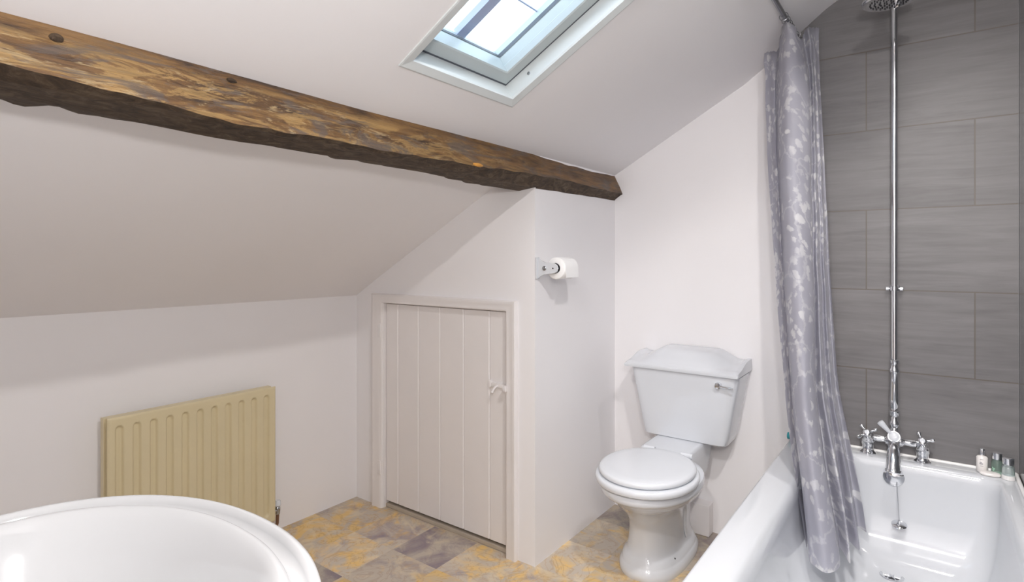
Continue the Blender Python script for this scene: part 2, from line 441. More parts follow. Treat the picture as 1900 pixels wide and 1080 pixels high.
# rebate inside the opening
for x0, x1 in ((DL-.001, DL+.002), (DR-.002, DR+.001)): box(bm, x0, x1, YC-.002, YC+.069, 0, DT)
box(bm, DL, DR, YC-.002, YC+.069, DT-.002, DT+.001)
obj('architrave', bm, M_wood_paint, door, smooth=True, angle=50)
gx = [DL+.004, -2.019, -1.881, -1.745, -1.605, -1.462, DR-.005]
bm = B()
gw = .004
for a, b in zip(gx, gx[1:]):
    a2, b2 = a + (0 if a == gx[0] else .0004), b - (0 if b == gx[-1] else .0004)
    z0, z1 = .034, DT-.006
    poly = [(a2, YC+.040), (a2, YC+.012+gw), (a2+gw, YC+.012), (b2-gw, YC+.012), (b2, YC+.012+gw), (b2, YC+.040)]
    loft(bm, [[Vector((x, y, z0)) for x, y in poly], [Vector((x, y, z1)) for x, y in poly]])
box(bm, gx[0]+.002, gx[-1]-.002, YC+.0395, YC+.045, .04, DT-.01)
obj('door_panel', bm, M_wood_paint, door)
for z in (.855, .195):
    bm = B()
    lathe(bm, (DL-.004, YC-.006, z-.035), (0, 0, 1), [(0, .004), (.002, .006), (.068, .006), (.07, .004)], 12)
    box(bm, DL-.024, DL-.004, YC-.0185, YC-.012, z-.033, z+.033, .001)
    obj('hinge', bm, M_wood_paint, door, smooth=True)
bm = B()
box(bm, -1.455, DR-.004, YC+.003, YC+.013, .672, .690, .002)
box(bm, DR-.004, DR+.012, YC-.030, YC-.012, .668, .690, .003)
box(bm, -1.462, -1.448, YC+.001, YC+.013, .668, .697, .003)
tube(bm, [(-1.415, YC+.008, .678), (-1.415, YC-.008, .676), (-1.417, YC-.020, .666), (-1.418, YC-.026, .655)], [.005, .0045, .005, .006], 10)
obj('latch', bm, M_wood_paint, door, smooth=True)

# ------------------------------------------------------------------ skylight
sv = Vector((math.cos(AL), 0, math.sin(AL))); nv = Vector((-math.sin(AL), 0, math.cos(AL))); yv = Vector((0, 1, 0))
P0 = Vector((SX0, SY0, 2.275+.545*SX0)); LS = (SX1-SX0)/math.cos(AL); LY = SY1-SY0
win = bpy.data.objects.new('window_1', None); C.objects.link(win); win.location = P0; tag(win, kind='structure')
def rect(i, d):
    return [P0 + sv*a + yv*b + nv*d for a, b in ((i, i), (LS-i, i), (LS-i, LY-i), (i, LY-i))]
def rings_obj(name, prof, m):
    bm = B(); vr = loft(bm, [rect(i, d) for i, d in prof], False, False)
    return obj(name, bm, m, win)
rings_obj('window_frame', [(-.004, .004), (-.004, -.003), (.0, -.004), (.024, .000), (.026, .006), (.026, .012), (.021, .014), (.021, .058), (.020, .070), (.0, .17)], M_upvc)
rings_obj('sash', [(.0245, .066), (.0245, .060), (.027, .057), (.066, .054), (.070, .057), (.070, .080), (.0665, .084), (.0665, .118), (.062, .124), (.062, .132), (.055, .136), (.055, .158), (.03, .165)], M_sash)
for nm, prof_ in (('gasket', [(.0185, .0575), (.0270, .0565), (.0270, .0600)]), ('glazing_gasket', [(.0680, .116), (.0645, .131), (.058, .134)])):
    rings_obj(nm, prof_, M_gasket)
bm = B(); loft(bm, [rect(.052, .144), rect(.052, .150)]); obj('pane', bm, M_glass, win)
bm = B()
y0 = 1.210 - SY0
q = [(.052, y0), (LS-.052, y0), (LS-.052, y0+.034), (.052, y0+.034)]
loft(bm, [[P0+sv*a+yv*b+nv*.1502 for a, b in q], [P0+sv*a+yv*b+nv*.172 for a, b in q]])
obj('glazing_bar', bm, M_bar, win)
bm = B()
q = [(.234, y0+.034), (.2385, y0+.034), (.2385, LY-.055), (.234, LY-.055)]
loft(bm, [[P0+sv*a+yv*b+nv*.153 for a, b in q], [P0+sv*a+yv*b+nv*.158 for a, b in q]])
obj('lead_line', bm, M_bar, win)
bm = B()
lathe(bm, P0+sv*.11+yv*(LY-.0212)+nv*.034, (0, -1, 0), [(-.002, .0055), (.001, .0055), (.0018, .004)], 14)
obj('screw_cap', bm, M_dull_chrome, win)

# ------------------------------------------------------------------ beam
bm = B()
mi = []
def bsec(y, clamp):
    n = lambda k, sc=3.0, am=1.0: am*mnoise.noise(Vector((y*sc, k*7.7, 1.3)))
    tf = Vector((-1.234 + n(1, 2, .004), y, 0)); tf.z = cz(tf.x, y) + .02
    fz = interp([(-.1, 1.512), (.25, 1.508), (.6, 1.489), (1.2, 1.497), (1.7, 1.513), (2.0, 1.516), (2.5, 1.510)], y)
    fb = Vector((-1.180 + n(2, 5, .006) + n(8, 22, .003), y, fz + n(3, 6, .006) + n(9, 24, .0035)))
    fb2 = fb + Vector((-.012, 0, -.006 + n(4, 25, .004)))
    mz = interp([(-.1, 1.487), (1.0, 1.480), (1.7, 1.472), (2.5, 1.484)], y)
    m1 = Vector((-1.222 + (0 if clamp else n(5, 9, .012)), y, mz + .006 + n(6, 10, .004)))
    rx = -1.415 + n(7, 7, .012) + n(11, 18, .010) + .006*abs(math.sin(y*31))
    if clamp:
        m2 = Vector((-1.2245, y, mz + .001 + n(6, 10, .004))); r1 = Vector((-1.2248, y, mz+.02)); r2 = Vector((-1.226, y, cz(-1.226, y)+.02))
    else:
        m2 = Vector((-1.30, y, mz - .002 + n(12, 8, .008))); r1 = Vector((rx, y, cz(rx, y) - .006 + n(10, 18, .004))); r2 = Vector((rx-.01, y, cz(rx-.01, y)+.02))
    return [tf, (tf*2+fb)/3 + Vector((n(14, 8, .004), 0, 0)), (tf+fb*2)/3 + Vector((n(15, 8, .005), 0, 0)), fb, fb2, m1, m2, r1, r2]
yst = lin(YB, YC+.004, 110)
secs = [bsec(y, False) for y in yst] + [bsec(y, True) for y in lin(YC+.0045, YE-.001, 44)]
vr = loft(bm, secs)
bm.faces.ensure_lookup_table()
for f in bm.faces:
    vsn = [v.co for v in f.verts]; c = f.calc_center_median()
    f.normal_update()
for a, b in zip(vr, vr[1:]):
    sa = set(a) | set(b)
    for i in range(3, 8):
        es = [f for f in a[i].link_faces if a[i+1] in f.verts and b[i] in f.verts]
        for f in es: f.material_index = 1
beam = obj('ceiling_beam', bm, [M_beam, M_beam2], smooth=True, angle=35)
tag(beam, 'rough dark oak beam with worn ochre face running along the sloping ceiling', 'beam')
def blob(bm, c, ax, r, seed, n=14, m=8):
    c = Vector(c); rr = []
    for i in range(m+1):
        th = PI*i/m
        rr.append([c + Vector((ax[0]*math.sin(th)*math.cos(2*PI*k/n), ax[1]*math.cos(th), ax[2]*math.sin(th)*math.sin(2*PI*k/n))) *
                   1.0 + Vector((0, 0, 0)) for k in range(n)])
    for q in rr:
        for p_ in q:
            d = (p_-c); p_ += d*.35*mnoise.noise(p_*60+Vector((seed, 0, 0)))
    loft(bm, rr, True, True)
for (y, x, z, ax) in ((.313, -1.224, 1.584, (.010, .013, .010)), (.621, -1.228, 1.588, (.009, .013, .008))):
    bm = B(); blob(bm, (x+.006, y, z), ax, 1, y*9); o = obj('knot', bm, M_beam2, beam, smooth=True)
bm = B(); blob(bm, (-1.182, 1.41, 1.507), (.007, .026, .007), 1, 3)
o = obj('split', bm, M_fresh, beam, smooth=True); o['label'] = 'fresh orange split in the lower edge'

# ------------------------------------------------------------------ radiator
RX, RY0, RY1, RZ0, RZ1 = -2.222, .709, 1.317, .085, .658
rad = thing('radiator', 'cream ribbed panel radiator mounted low on the left wall', 'radiator', (RX-.04, (RY0+RY1)/2, RZ0))
cen = [.744 + (1.276-.744)*k/10 for k in range(11)]
def rib(y, z):
    best = 0
    for c_ in cen:
        dy = abs(y-c_)
        if dy < .02:
            # rounded flute with arched top and bottom
            zt = RZ1-.030; zb = RZ0+.030
            ddz = max(0, z-(zt-.014), (zb+.014)-z)
            rr = math.sqrt(dy*dy + ddz*ddz)
            best = max(best, 1-smooth01((rr-.0075)/.0065))
    return best
ysr = []
yy = RY0
ysr = lin(RY0, RY1, 290)
zsr = lin(RZ0, RZ0+.06, 12)[:-1] + lin(RZ0+.06, RZ1-.06, 6)[:-1] + lin(RZ1-.06, RZ1, 14)
def panel(x, sgn):
    bm = B(); vg = {}
    for i, y in enumerate(ysr):
        for j, z in enumerate(zsr):
            e = min(y-RY0, RY1-y, z-RZ0, RZ1-z)
            vg[i, j] = bm.verts.new((x - sgn*(.011*rib(y, z) + .004*(1-smooth01(e/.006))), y, z))
    for i in range(len(ysr)-1):
        for j in range(len(zsr)-1):
            bm.faces.new((vg[i, j], vg[i+1, j], vg[i+1, j+1], vg[i, j+1]))
    return bm
bm = panel(RX, 1)
obj('front_panel', bm, M_rad, rad, smooth=True, angle=60)
bm = B(); box(bm, RX-.034, RX-.012, RY0+.006, RY1-.006, RZ0+.004, RZ1-.004, .002)
box(bm, RX-.062, RX-.036, RY0-.002, RY1+.001, RZ0+.0, RZ1-.004, .003); obj('rear_panel', bm, M_rad, rad)
for y in (RY0+.1, RY1-.1):
    bm = B(); box(bm, XA+.001, RX-.06, y-.015, y+.015, .2, .55, .002); obj('wall_bracket', bm, M_rad, rad)
bm = B()
lathe(bm, (RX-.03, RY1-.006, .115), (0, 1, 0), [(0, .011), (.018, .011), (.018, .008), (.03, .008)], 18)
lathe(bm, (RX-.03, RY1+.026, .098), (0, 0, 1), [(0, .009), (.02, .011), (.028, .011), (.034, .006)], 18)
v = obj('valve', bm, M_dull_chrome, rad, smooth=True)
bm = B(); lathe(bm, (RX-.03, RY1+.026, .132), (0, 0, 1), [(0, .010), (.004, .014), (.020, .013), (.026, .009)], 18)
obj('valve_cap', bm, M_seat, v, smooth=True)
bm = B(); tube(bm, [(RX-.03, RY1+.026, .10), (RX-.03, RY1+.024, .06), (RX-.032, RY1+.014, .03), (RX-.034, RY1+.010, 0)], .0068, 12)
obj('pipe', bm, M_copper, rad, smooth=True)

# ------------------------------------------------------------------ toilet
TX = -.815
toilet = thing('toilet', 'white close-coupled toilet with lid down between box-out and bath', 'toilet', (TX, 2.15, 0))
def sec(z, a, y0, y1, e=2.2, eb=None, cx=TX):
    return superell(cx, (y0+y1)/2, a, (y1-y0)/2, z, 72, e, e, eb or e)
bm = B()
fx = TX-.055
R_ = [sec(0, .120, 1.955, 2.40, 2.5, 3, fx), sec(.012, .123, 1.950, 2.40, 2.5, 3, fx), sec(.030, .122, 1.952, 2.40, 2.5, 3, fx), sec(.040, .116, 1.960, 2.39, 2.5, 3, fx),
      sec(.046, .113, 1.964, 2.39, 2.5, 3, fx), sec(.058, .111, 1.967, 2.38, 2.5, 3, fx), sec(.070, .103, 1.975, 2.38, 2.4, 3, fx), sec(.085, .097, 1.982, 2.37, 2.3, 3, fx),
      sec(.11, .093, 1.985, 2.37, 2.3, 3, fx), sec(.16, .091, 1.980, 2.36, 2.2, 3, fx+.004), sec(.21, .093, 1.965, 2.36, 2.2, 2.8, fx+.006), sec(.25, .101, 1.925, 2.34, 2.2, 2.6, fx+.010),
      sec(.285, .116, 1.875, 2.30, 2.15, 2.4, fx+.014), sec(.315, .134, 1.822, 2.27, 2.1, 2.3, TX-.012), sec(.340, .148, 1.785, 2.25, 2.1, 2.2, TX), sec(.358, .156, 1.760, 2.235, 2.1, 2.2, TX),
      sec(.364, .159, 1.752, 2.23, 2.1, 2.2, TX), sec(.370, .167, 1.738, 2.225, 2.1, 2.2, TX), sec(.378, .171, 1.731, 2.22, 2.1, 2.2, TX), sec(.392, .172, 1.729, 2.22, 2.1, 2.2, TX),
      sec(.402, .168, 1.734, 2.215, 2.1, 2.2, TX), sec(.405, .155, 1.75, 2.20, 2.1, 2.2, TX)]
loft(bm, R_)
obj('pan', bm, M_ceramic, toilet, smooth=True, angle=50)
bm = B()
def rbox(bm, rings, e=6, n=64):
    loft(bm, [superell((x0+x1)/2, (y0+y1)/2, (x1-x0)/2, (y1-y0)/2, z, n, e) for x0, x1, y0, y1, z in rings])
bx = TX-.022
rbox(bm, [(bx-.085, bx+.085, 2.10, 2.40, .27), (bx-.092, bx+.092, 2.11, 2.45, .32), (bx-.098, bx+.098, 2.105, 2.475, .38), (bx-.101, bx+.101, 2.105, 2.475, .43), (bx-.098, bx+.098, 2.11, 2.472, .440), (bx-.09, bx+.09, 2.098, 2.465, .443)], 7)
obj('rear_shelf', bm, M_ceramic, toilet, smooth=True, angle=60)
bm = B()
# sculpted side line of the trapway
tube(bm, [(fx+.104, 2.10, .255), (fx+.101, 2.16, .262), (fx+.100, 2.19, .25), (fx+.097, 2.20, .20), (fx+.095, 2.205, .13), (fx+.100, 2.21, .09)], [.004, .006, .007, .007, .006, .004], 10)
obj('trapway_ridge', bm, M_ceramic, toilet, smooth=True)
bm = B(); lathe(bm, (fx+.098, 2.08, .058), (.5, 0, 1), [(0, .005), (.004, .005), (.006, .003)], 12); obj('floor_fixing', bm, M_dark, toilet, smooth=True)
# seat ring and lid
sc = (TX+.002, 1.922)
bm = B()
def er(z, k, dz=0): return superell(sc[0], sc[1], .177-k, .207-k, z, 80, 2.08)
loft(bm, [er(.409, .012), er(.410, .003), er(.417, 0), er(.426, .0), er(.4315, .004), er(.433, .012), er(.4335, .06), er(.420, .065), er(.409, .06), er(.409, .012)], False, False)
obj('seat', bm, M_seat, toilet, smooth=True, angle=60)
bm = B()
def lr(z, k): return superell(sc[0]-.001, sc[1]+.003, .166-k, .195-k, z, 80, 2.05)
loft(bm, [lr(.436, .010), lr(.4365, .003), lr(.441, 0), lr(.448, .0), lr(.4535, .004), lr(.456, .012), lr(.4575, .04), lr(.459, .09), lr(.460, .15)])
obj('lid', bm, M_seat, toilet, smooth=True, angle=60)
for dx in (-.075, .075):
    bm = B(); lathe(bm, (TX+dx-.022, 2.128, .443), (1, 0, 0), [(0, .010), (.044, .010)], 14); lathe(bm, (TX+dx, 2.128, .42), (0, 0, 1), [(0, .009), (.022, .009)], 14)
    obj('seat_hinge', bm, M_seat, toilet, smooth=True)
# cistern
bm = B()
CZ = [(.438, .158, .0, 8), (.440, .168, .004, 8), (.446, .175, .0, 8), (.47, .181, 0, 8), (.52, .191, 0, 8), (.60, .205, 0, 9), (.68, .220, 0, 9), (.728, .229, 0, 9)]
rr = []
for z, a, k, e in CZ:
    yf = 2.305 - (z-.45)*.07; yb = 2.485
    if z < .446: yf += (.446-z)*1.6
    rr.append(superell(TX-.005, (yf+yb)/2, a, (yb-yf)/2, z, 96, e))
loft(bm, rr)
obj('cistern', bm, M_ceramic, toilet, smooth=True, angle=50)
bm = B()
CX = TX-.014; Lx, Yf, Yb = .238, 2.272, 2.492
nxs, nys = 72, 26
def ltop(u, w):   # u -1..1 across, w 0..1 front to back
    x = abs(u)*Lx
    plate = .038*smooth01((.200-x)/.10)
    edge = .009*smooth01((x-.212)/.020)*smooth01((w-.2)/.5)           # raised scroll ends
    crown = .010*smooth01(w/.5) + .012*smooth01((w-.2)/.7)
    rim_ = .006*(1-smooth01(w/.10)) + .004*(1-smooth01((Lx-x)/.012))
    return .752 + plate*smooth01(w/.55) + max(edge, 0) + crown - rim_
vg = {}
for i in range(nxs+1):
    u = -1+2*i/nxs
    for j in range(nys+1):
        w = j/nys
        ins = 0
        vg[i, j] = bm.verts.new((CX+u*Lx, Yf+w*(Yb-Yf), ltop(u, w)))
for i in range(nxs):
    for j in range(nys): bm.faces.new((vg[i, j], vg[i+1, j], vg[i+1, j+1], vg[i, j+1]))
bound = [vg[i, 0] for i in range(nxs+1)] + [vg[nxs, j] for j in range(1, nys+1)] + [vg[i, nys] for i in range(nxs-1, -1, -1)] + [vg[0, j] for j in range(nys-1, 0, -1)]
prev = bound
for dz, ins in ((.738, -.002), (.730, .001), (.728, .010)):
    cur = []
    for v_ in bound:
        x, y = v_.co.x, v_.co.y
        cxx, cyy = CX, (Yf+Yb)/2
        cur.append(bm.verts.new((cxx+(x-cxx)*(1-ins/Lx), cyy+(y-cyy)*(1-ins/.11), dz)))
    n = len(bound)
    for i in range(n): bm.faces.new((prev[i], prev[(i+1) % n], cur[(i+1) % n], cur[i]))
    prev = cur
bm.faces.new(prev)
obj('cistern_lid', bm, M_ceramic, toilet, smooth=True, angle=55)
bm = B()
lathe(bm, (-.668, 2.292, .695), (0, -1, 0), [(0, .014), (.004, .014), (.008, .011), (.016, .010), (.022, .012), (.026, .009), (.027, .002)], 24)
tube(bm, [(-.668, 2.273, .695), (-.650, 2.268, .694), (-.625, 2.266, .692), (-.605, 2.266, .691)], [.005, .0045, .0055, .004], 12)
obj('flush_lever', bm, M_chrome, toilet, smooth=True)
bm = B(); tube(bm, [(-.962, 2.42, .455), (-.962, 2.42, .34), (-.957, 2.43, .2), (-.957, 2.45, .0)], .0075, 12)
lathe(bm, (-.962, 2.42, .425), (0, 0, 1), [(0, .012), (.03, .012)], 6)
obj('supply_pipe', bm, M_copper, toilet, smooth=True)

# ------------------------------------------------------------------ toilet roll holder and roll
hol = thing('toilet_roll_holder', 'white bracket toilet roll holder on the wall above the toilet', 'toilet roll holder', (XD, 1.87, 1.16))
def arm(y):
    bm = B()
    zc = 1.163
    prof_ = []
    for x, h in ((0, .040), (.006, .036), (.014, .030), (.03, .024), (.05, .021), (.068, .0195), (.080, .0165), (.088, .010), (.091, .0)):
        prof_.append((XD+.008+x, h))
    poly = [(x, zc+h) for x, h in prof_] + [(x, zc-h) for x, h in prof_[::-1][1:]]
    loft(bm, [[Vector((x, y, z)) for x, z in poly], [Vector((x, y+.007, z)) for x, z in poly]])
    box(bm, XD+.0002, XD+.0085, y-.006, y+.013, zc-.042, zc+.042, .002)
    return bm
pa = obj('bracket_arm', arm(1.812), M_ceramic, hol); obj('bracket_arm', arm(1.945), M_ceramic, hol)
bm = B(); lathe(bm, (XD+.040, 1.8125, 1.163), (0, -1, 0), [(0, .009), (.003, .009), (.005, .006)], 18); lathe(bm, (XD+.040, 1.8085, 1.163), (0, -1, 0), [(0, .005), (.0035, .004)], 14)
obj('screw_cap', bm, M_dull_chrome, pa, smooth=True)
bm = B(); lathe(bm, (XD+.078, 1.8125, 1.163), (0, -1, 0), [(0, .0035), (.0015, .003)], 12); obj('pin', bm, M_dark, pa, smooth=True)
bm = B(); lathe(bm, (XD+.078, 1.819, 1.163), (0, 1, 0), [(0, .012), (.008, .012), (.008, .010), (.118, .010), (.118, .012), (.126, .012)], 20); obj('spindle', bm, M_dark, hol, smooth=True)
bm = B()
rc = Vector((XD+.078, 1.832, 1.163)); n = 40
def ringy(y, r): return [rc + Vector((r*math.cos(2*PI*k/n), y, r*math.sin(2*PI*k/n))) for k in range(n)]
loft(bm, [ringy(0, .020), ringy(0, .040), ringy(.002, .042), ringy(.098, .042), ringy(.1, .040), ringy(.1, .020), ringy(0, .020)], False, False)
# loose end of the paper hanging off the back
pts = [(.042*math.cos(a), .042*math.sin(a)) for a in lin(PI*.35, PI*-.02, 8)] + [(.0435, -.02), (.043, -.035)]
pts = [(p_[0]*1.02, p_[1]*1.02) for p_ in pts]
prof2 = pts + [(x+.0012, z) for x, z in pts[::-1]]
loft(bm, [[rc+Vector((x, .003, z)) for x, z in prof2], [rc+Vector((x, .097, z)) for x, z in prof2]])
tag(obj('toilet_roll', bm, M_paper, smooth=True, angle=50), 'nearly full white toilet roll hanging on the wall bracket', 'toilet roll')

# ------------------------------------------------------------------ wash basin
basin = thing('wash_basin', 'white ceramic pedestal wash basin in the near left corner', 'basin', (-.73, .17, 0))
def bring(ins, z, n=120):
    a, bf, yb, cx, cy = .312, .252, YB+.002, -.728, .168
    out = []
    N1 = n*2//3
    for k in range(N1):
        t = PI*k/(N1-1)
        out.append(Vector((cx + (a-ins)*math.copysign(abs(math.cos(t))**(2/2.15), math.cos(t)), cy + (bf-ins)*abs(math.sin(t))**(2/2.15), z)))
    x0 = cx-(a-ins); x1 = cx+(a-ins); N2 = n-N1; ybk = yb+ins
    # back part with rounded corners
    pth = []
    rr_ = .03
    for k in range(1, N2+1):
        s_ = k/(N2+1)
        tot = (cy-ybk)*2 + (x1-x0); q = s_*tot
        if q < cy-ybk: pth.append(Vector((x0, cy-q, z)))
        elif q < cy-ybk+(x1-x0): pth.append(Vector((x0+q-(cy-ybk), ybk, z)))
        else: pth.append(Vector((x1, ybk+q-(cy-ybk)-(x1-x0), z)))
    return out+pth
def bring_in(ins, z, back):   # bowl rings keep a tap shelf at the back
    r = bring(ins, z)
    return [Vector((v.x, max(v.y, YB+back), z)) for v in r]
bm = B()
T = .845
rr = [bring(.13, T-.20), bring(.07, T-.15), bring(.028, T-.085), bring(.010, T-.045), bring(.003, T-.030), bring(.0, T-.018), bring(.0008, T-.008), bring(.003, T-.002), bring(.007, T),
      bring(.011, T-.001), bring(.014, T-.010), bring(.018, T-.018), bring(.026, T-.019), bring(.031, T-.010), bring(.035, T-.003), bring(.039, T-.001), bring_in(.043, T-.003, .12), bring_in(.050, T-.010, .125), bring_in(.057, T-.022, .13),
      bring_in(.072, T-.045, .14), bring_in(.088, T-.085, .15), bring_in(.115, T-.12, .165), bring_in(.15, T-.138, .18), bring_in(.19, T-.145, .20)]
loft(bm, rr)
obj('basin_bowl', bm, M_basin, basin, smooth=True, angle=60)
bm = B()
loft(bm, [superell(-.73, .11, a, b, z, 40, 2.3) for z, a, b in ((0, .12, .10), (.03, .12, .10), (.06, .09, .08), (.35, .075, .07), (.6, .10, .09), (.66, .14, .11))])
obj('pedestal', bm, M_basin, basin, smooth=True)

# ------------------------------------------------------------------ bath
bath = thing('bathtub', 'white rectangular bath along the right wall beneath the shower', 'bathtub', (-.1, 1.65, 0))
BX0, BX1, BY0, BY1, BZ = -.440, XR-.0015, .80, YE-.009, .482
def rr_ring(x0, x1, y0, y1, r, z, n=10):
    out = []
    for cx_, cy_, a0 in ((x1-r, y1-r, 0), (x0+r, y1-r, PI/2), (x0+r, y0+r, PI), (x1-r, y0+r, 1.5*PI)):
        for k in range(n+1):
            a = a0 + PI/2*k/n; out.append(Vector((cx_+r*math.cos(a), cy_+r*math.sin(a), z)))
    return out
bm = B()
rings = [rr_ring(BX0+.010, BX1, BY0+.01, BY1, .006, BZ-.05), rr_ring(BX0+.002, BX1, BY0+.002, BY1, .006, BZ-.03), rr_ring(BX0, BX1, BY0, BY1, .006, BZ-.008), rr_ring(BX0+.002, BX1-.001, BY0+.002, BY1-.001, .007, BZ-.002), rr_ring(BX0+.008, BX1-.002, BY0+.008, BY1-.002, .01, BZ)]
tx0, tx1, ty0, ty1 = -.352, .196, .90, 2.408
bx0, bx1, by0, by1 = -.255, .125, 1.20, 2.335
rings += [rr_ring(tx0-.004, tx1+.004, ty0-.004, ty1+.004, .05, BZ), rr_ring(tx0+.004, tx1-.003, ty0+.004, ty1-.003, .05, BZ-.003), rr_ring(tx0+.012, tx1-.007, ty0+.012, ty1-.008, .052, BZ-.012), rr_ring(tx0+.018, tx1-.010, ty0+.02, ty1-.012, .056, BZ-.03)]
for k in range(1, 33):
    a_ = PI/2*k/32; hl_ = 1-max(math.cos(a_), 0)**1.05; h_ = 1-max(math.cos(a_), 0)**.72; zz = BZ-.03 - (BZ-.03-.139)*math.sin(a_)**.80
    x0 = tx0+.018 + (-.150-tx0-.018)*hl_; x1 = tx1-.010 + (.075-tx1+.010)*h_
    y0 = ty0+.02 + (1.35-ty0-.02)*h_; y1 = ty1-.012 + (2.21-ty1+.012)*h_
    rings.append(rr_ring(x0, x1, y0, y1, .056+.03*math.sin(PI/2*h_), zz))
loft(bm, rings, cap0=False)
obj('tub', bm, M_acrylic, bath, smooth=True, angle=60)
bm = B(); box(bm, BX0+.012, BX0+.026, BY0+.01, BY1-.001, 0.0005, BZ-.045, .002); box(bm, BX0+.026, BX1, BY0+.012, BY0+.026, .0005, BZ-.045, .002); obj('bath_panel', bm, M_acrylic, bath)
bm = B()
tube(bm, [(BX0+.002, YE-.0105, BZ+.002), (XR-.006, YE-.0105, BZ+.002)], .006, 10); tube(bm, [(XR-.0065, YE-.012, BZ+.002), (XR-.0065, BY0, BZ+.002)], .006, 10)
obj('sealant', bm, M_seal, bath, smooth=True)
# waste
dc = (-.094, 2.255, .1405)
bm = B()
lathe(bm, dc, (0, 0, 1), [(-.004, .034), (.002, .035), (.0035, .032), (.003, .027), (-.0005, .024)], 36)
w = obj('waste', bm, M_chrome, bath, smooth=True)
bm = B(); lathe(bm, (dc[0], dc[1], dc[2]-.0005), (0, 0, 1), [(0, .0225), (.0008, .0225)], 30); obj('waste_hole', bm, M_dark, w)
bm = B()
for a in (0, PI/3, 2*PI/3): tube(bm, [(dc[0]-.022*math.cos(a), dc[1]-.022*math.sin(a), dc[2]+.001), (dc[0]+.022*math.cos(a), dc[1]+.022*math.sin(a), dc[2]+.001)], .0022, 8)
lathe(bm, (dc[0], dc[1], dc[2]+.0), (0, 0, 1), [(0, .007), (.0028, .007)], 16)
obj('waste_grid', bm, M_chrome, w, smooth=True)
# overflow rosette on the sloping end
bm = B(); lathe(bm, (-.094, 2.398, .428), (0, -1, .12), [(-.004, .032), (.003, .032), (.006, .029), (.007, .018), (.009, .008)], 34); obj('overflow', bm, M_chrome, bath, smooth=True)

# plug on its chain
plug = thing('bath_plug', 'round chrome bath plug hanging on a chain below the spout', 'bath plug', (-.074, 2.335, .29))
pc = Vector((-.076, 2.338, .285))
bm = B(); lathe(bm, pc, (0, -.35, 1), [(-.006, .016), (0, .022), (.003, .023), (.005, .020), (.007, .006), (.014, .0045), (.02, .003)], 30); obj('stopper', bm, M_chrome, plug, smooth=True)
bm = B()
p1 = Vector((-.084, 2.386, .412)); p0 = pc+Vector((0, -.007, .020))
for k in range(34):
    q = p0 + (p1-p0)*k/33 ; q = q + Vector((0, -.004*math.sin(PI*k/33), 0))
    lathe(bm, q-Vector((0, 0, .0015)), (0, 0, 1), [(0, .0006), (.0008, .0016), (.0022, .0016), (.003, .0006)], 8)
tube(bm, [p0, (p0+p1)/2+Vector((0, -.004, 0)), p1], .0006, 6)
obj('chain', bm, M_chrome, plug, smooth=True)

# ------------------------------------------------------------------ bath shower mixer with riser
MY = 2.452
mix = thing('bath_shower_mixer', 'chrome traditional bath shower mixer with tall riser pipe and rose', 'shower', (-.094, MY, BZ))
bm = B()
pil = (-.175, -.012)
for x in pil:
    lathe(bm, (x, MY, BZ), (0, 0, 1), [(0, .026), (.004, .026), (.008, .021), (.014, .018), (.030, .018), (.036, .021), (.060, .022), (.070, .019), (.078, .010)], 28)
    lathe(bm, (x, MY-.004, BZ+.052), (0, -1, .75), [(0, .019), (.016, .019), (.020, .016), (.030, .013), (.036, .010)], 24)
lathe(bm, (pil[0], MY, BZ+.060), (1, 0, 0), [(.018, .012), (.032, .0125), (.05, .011), (.055, .016), (.062, .018), (.10, .018), (.107, .016), (.112, .011), (.131, .0125), (.145, .012)], 26)
lathe(bm, (-.094, MY, BZ+.030), (0, 0, 1), [(0, .012), (.006, .020), (.03, .023), (.052, .022), (.066, .017), (.078, .013), (.086, .017), (.098, .017), (.104, .012), (.120, .012)], 28)
obj('mixer_body', bm, M_chrome, mix, smooth=True)
hb = []
for ih, x in enumerate(pil):
    bm = B()
    c0 = Vector((x, MY-.036, BZ+.080)); ax = Vector((0, -1, .75)).normalized()
    lathe(bm, c0-ax*.008, ax, [(0, .010), (.006, .011), (.012, .0135), (.018, .0125), (.021, .008)], 22)
    u = Vector((1, 0, 0)); vv_ = ax.cross(u)
    off = .62 if ih == 0 else .35
    for k in range(4):
        a = off + k*PI/2; d = u*math.cos(a)+vv_*math.sin(a)
        lathe(bm, c0+ax*.004, d, [(.006, .0055), (.014, .0045), (.022, .0042), (.026, .0065), (.032, .0075), (.036, .005), (.037, .001)], 14)
    h_ = obj('handle', bm, M_chrome, mix, smooth=True)
    bm = B(); lathe(bm, c0+ax*.0125, ax, [(0, .008), (.0015, .0078), (.0022, .005)], 20); obj('ceramic_disc', bm, M_ceramic, h_, smooth=True)
# spout
bm = B()
sp_ = [(-.094, MY-.010, BZ+.060), (-.094, MY-.030, BZ+.058), (-.094, MY-.050, BZ+.045), (-.094, MY-.066, BZ+.022), (-.094, MY-.078, BZ-.004), (-.094, MY-.086, BZ-.024)]
tube(bm, sp_, [.016, .018, .0185, .020, .023, .0255], 28)
lathe(bm, Vector(sp_[-1])-Vector((0, -.002, -.004)), Vector((0, -.35, -1)), [(0, .0265), (.003, .0285), (.010, .0285), (.013, .025), (.013, .014)], 30)
obj('spout', bm, M_chrome, mix, smooth=True)
bm = B()
ax = Vector((0, -1, .35)).normalized(); dcn = Vector((-.094, MY-.034, BZ+.083))
lathe(bm, dcn-ax*.010, ax, [(0, .015), (.006, .020), (.012, .021), (.015, .019)], 28); dl = obj('diverter', bm, M_chrome, mix, smooth=True)
bm = B(); lathe(bm, dcn+ax*.005, ax, [(0, .0165), (.002, .0165), (.004, .013), (.0045, .004)], 28); obj('ceramic_disc', bm, M_ceramic, dl, smooth=True)
